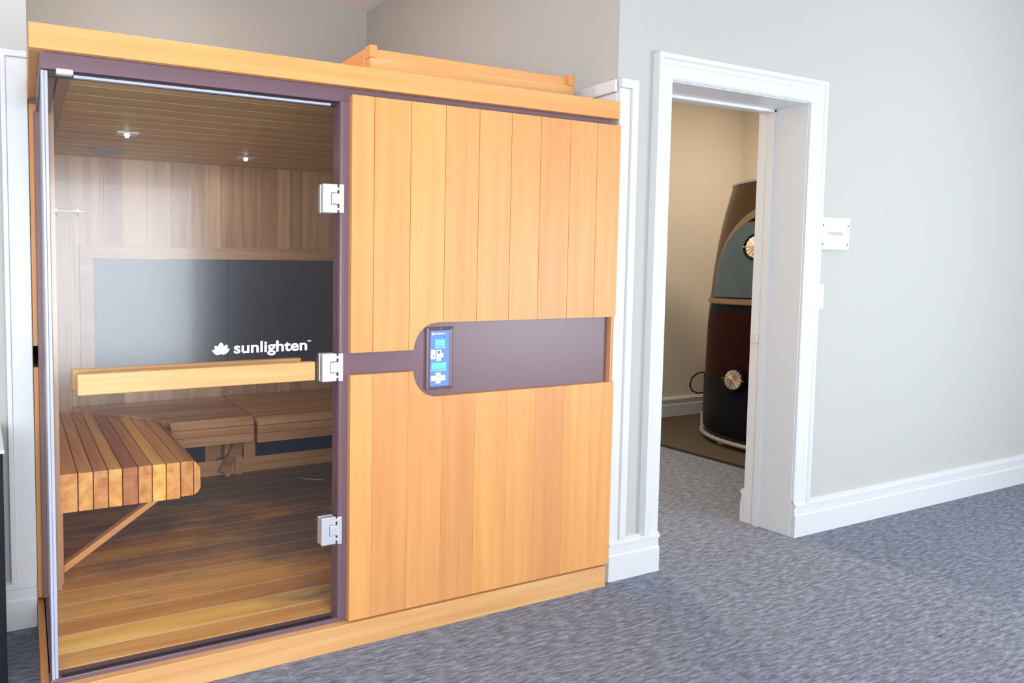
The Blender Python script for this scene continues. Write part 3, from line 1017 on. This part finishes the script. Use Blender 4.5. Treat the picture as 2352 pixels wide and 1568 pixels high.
patch(lambda z: TC - arch(z, 50.5, 1.25, 1.735), lambda z: TC + arch(z, 50.5, 1.25, 1.735), 1.09, 1.734, .012, 40).build('arch_panel', M['maroon'], bt, smooth=True)
patch(lambda z: TC - arch(z, 49, 1.26, 1.74), lambda z: max(179.5, TC - arch(z, 49, 1.26, 1.74) + .5), 1.115, 1.655, .018, 30).build('window', M['acrylic'], bt, smooth=True)
patch(lambda z: TC - 54, lambda z: TC + 54, 1.068, 1.105, .034, 3).build('ledge', M['tan_trim'], bt, smooth=True)
patch(lambda z: TC - 56, lambda z: TC + 56, 1.00, 1.066, .004, 4).build('recess', M['black'], bt, smooth=True)
patch(lambda z: TC - 58, lambda z: TC + 58, .50, 1.00, .006, 10).build('lower_panel', M['maroon'], bt, smooth=True)
patch(lambda z: TC - 72, lambda z: TC + 72, .062, .50, .008, 10).build('base', M['black'], bt, smooth=True)
def on_booth(t, z, off):
    r = br_(z) + off
    return Vector((BC[0] + r * math.cos(math.radians(t)), BC[1] + r * math.sin(math.radians(t)), z))
for t_, z_, rad in ((176.5, 1.475, .098), (168.5, .525, .088)):
    p = on_booth(t_, z_, .022)
    nrm = Vector((math.cos(math.radians(t_)), math.sin(math.radians(t_)), .12)).normalized()
    ta = Vector((0, 0, 1)).cross(nrm).normalized()
    tb = nrm.cross(ta)
    m = MB()
    m.tube([p - nrm * .02, p + nrm * .012], [rad * .86, rad * .80], 40, .5)
    m.tube([p + nrm * .013 - ta * rad * 1.05, p + nrm * .013 + ta * rad * 1.05], .004, 8, .5)
    for k in range(8):
        a = math.pi * k / 8
        d = ta * math.cos(a) + tb * math.sin(a)
        m.tube([p + nrm * .014 - d * rad * .8, p + nrm * .014 + d * rad * .8], .0022, 6, .5)
    fan = m.build('fan_grille', M['chrome'], bt, smooth=True)
    ring = MB()
    ring.tube([p + nrm * .006 + (ta * math.cos(2 * math.pi * k / 40) + tb * math.sin(2 * math.pi * k / 40)) * rad * .92 for k in range(41)], .010, 8, .5)
    ring.build('fan_ring', M['black'], fan, smooth=True)
m = MB()
m.tube([(BC[0] + .565 * math.cos(2 * math.pi * k / 72), BC[1] + .565 * math.sin(2 * math.pi * k / 72), 1.958) for k in range(73)], .011, 8, .5)
m.build('top_rim', M['grey_metal'], bt, smooth=True)
m = MB()
m.tube([(BC[0] + .715 * math.cos(2 * math.pi * k / 72), BC[1] + .715 * math.sin(2 * math.pi * k / 72), .055) for k in range(73)], .017, 8, .5)
m.build('base_rim', M['grey_metal'], bt, smooth=True)
for t_ in (128, 152, 200, 250, 340):
    p = on_booth(t_, .08, -.04)
    MB().tube([(p.x, p.y, 0), (p.x, p.y, .075)], .022, 14, .5).build('foot', M['grey_metal'], bt, smooth=True)
p = on_booth(122, .1, .0)
MB().tube([(p.x, p.y, .05), (p.x, p.y, .19)], .026, 14, .5).build('side_post', M['grey_metal'], bt, smooth=True)
m = MB()
p = on_booth(120, .42, .0)
m.tube([(p.x - .0, p.y + .0, .50), (p.x - .03, p.y + .04, .49), (p.x - .055, p.y + .07, .45), (p.x - .065, p.y + .08, .39), (p.x - .055, p.y + .07, .345), (p.x - .03, p.y + .04, .325), (p.x, p.y, .335)], .006, 8, .5)
m.build('cord', M['black'], bt, smooth=True)

m = MB()
q = [(4.435, .30), (6.40, .30), (6.40, 2.235), (4.575, 2.235)]
m.prism(q, 'z', .0005, .008, .5)
mt = tag(m.build('floor_mat', M['mat']), 'brown floor mat with a black edge under the tanning booth', 'mat')
e = MB()
e.hexa([(4.420, .29, .0), (4.450, .30, .0), (4.590, 2.235, .0), (4.560, 2.235, .0), (4.423, .29, .010), (4.450, .30, .010), (4.590, 2.235, .010), (4.563, 2.235, .010)], .5)
e.build('edge_strip', M['mat_edge'], mt)

# unseen globe lamps added to fill the room and alcove with light
for gx, gy, pw in ((0.75, -.36, 9.0), (4.6, -1.3, 6.0)):
    pd = thing('fill_pendant_lamp', 'globe lamp added as fill light under the room ceiling, out of the picture', 'lamp', (gx, gy, 2.70), 'added globe fill lamps')
    MB().tube([(gx, gy, 2.86), (gx, gy, ZC)], .008, 10, .5).build('cable', M['trim'], pd, smooth=True)
    MB().tube([(gx, gy, 2.84), (gx, gy, 2.88)], [.06, .03], 20, .5).build('cap', M['satin'], pd, smooth=True)
    ld = bpy.data.lights.new('fill_globe_light', 'POINT')
    ld.energy = pw
    ld.shadow_soft_size = .14
    ld.color = (1.0, .97, .93)
    lo = bpy.data.objects.new('fill_globe_light', ld)
    lo.location = (gx, gy, 2.68)
    COL.objects.link(lo)
al = thing('alcove_fill_lamp', 'round fill lamp added above the sauna in the alcove, out of the picture', 'lamp', (.80, .95, 2.95))  # unseen lamp added to lift the alcove walls
MB().tube([(.80, .95, 2.95), (.80, .95, 3.0)], [.15, .16], 32, .5).build('base', M['trim'], al, smooth=True)
lamp('alcove_fill_light', (.80, .95, 2.94), 11.0, .28, (1.0, .97, .92))
# small lamps in the cabin ceiling
for cx_, cy_ in ((.49, 1.17), (1.21, 1.56)):
    lamp('cabin_light', (cx_, cy_, ZI - .034), .7, .03, (1.0, .90, .78))

# tanning room lamps, out of view; the doorway one is an added fill
for lx_, ly_, pw, lab in ((5.85, .95, 20.0, 'round ceiling lamp above the tanning booth beyond the doorway'),
                          (3.3, 1.75, 42.0, 'round fill lamp added unseen just inside the doorway of the tanning room')):
    tl = thing('unseen_ceiling_lamp', lab, 'lamp', (lx_, ly_, 2.90))
    MB().tube([(lx_, ly_, 2.90), (lx_, ly_, 2.95)], [.17, .18], 32, .5).build('base', M['trim'], tl, smooth=True)
    lamp('tanning_room_light', (lx_, ly_, 2.89), pw, .32, (1.0, .86, .68))
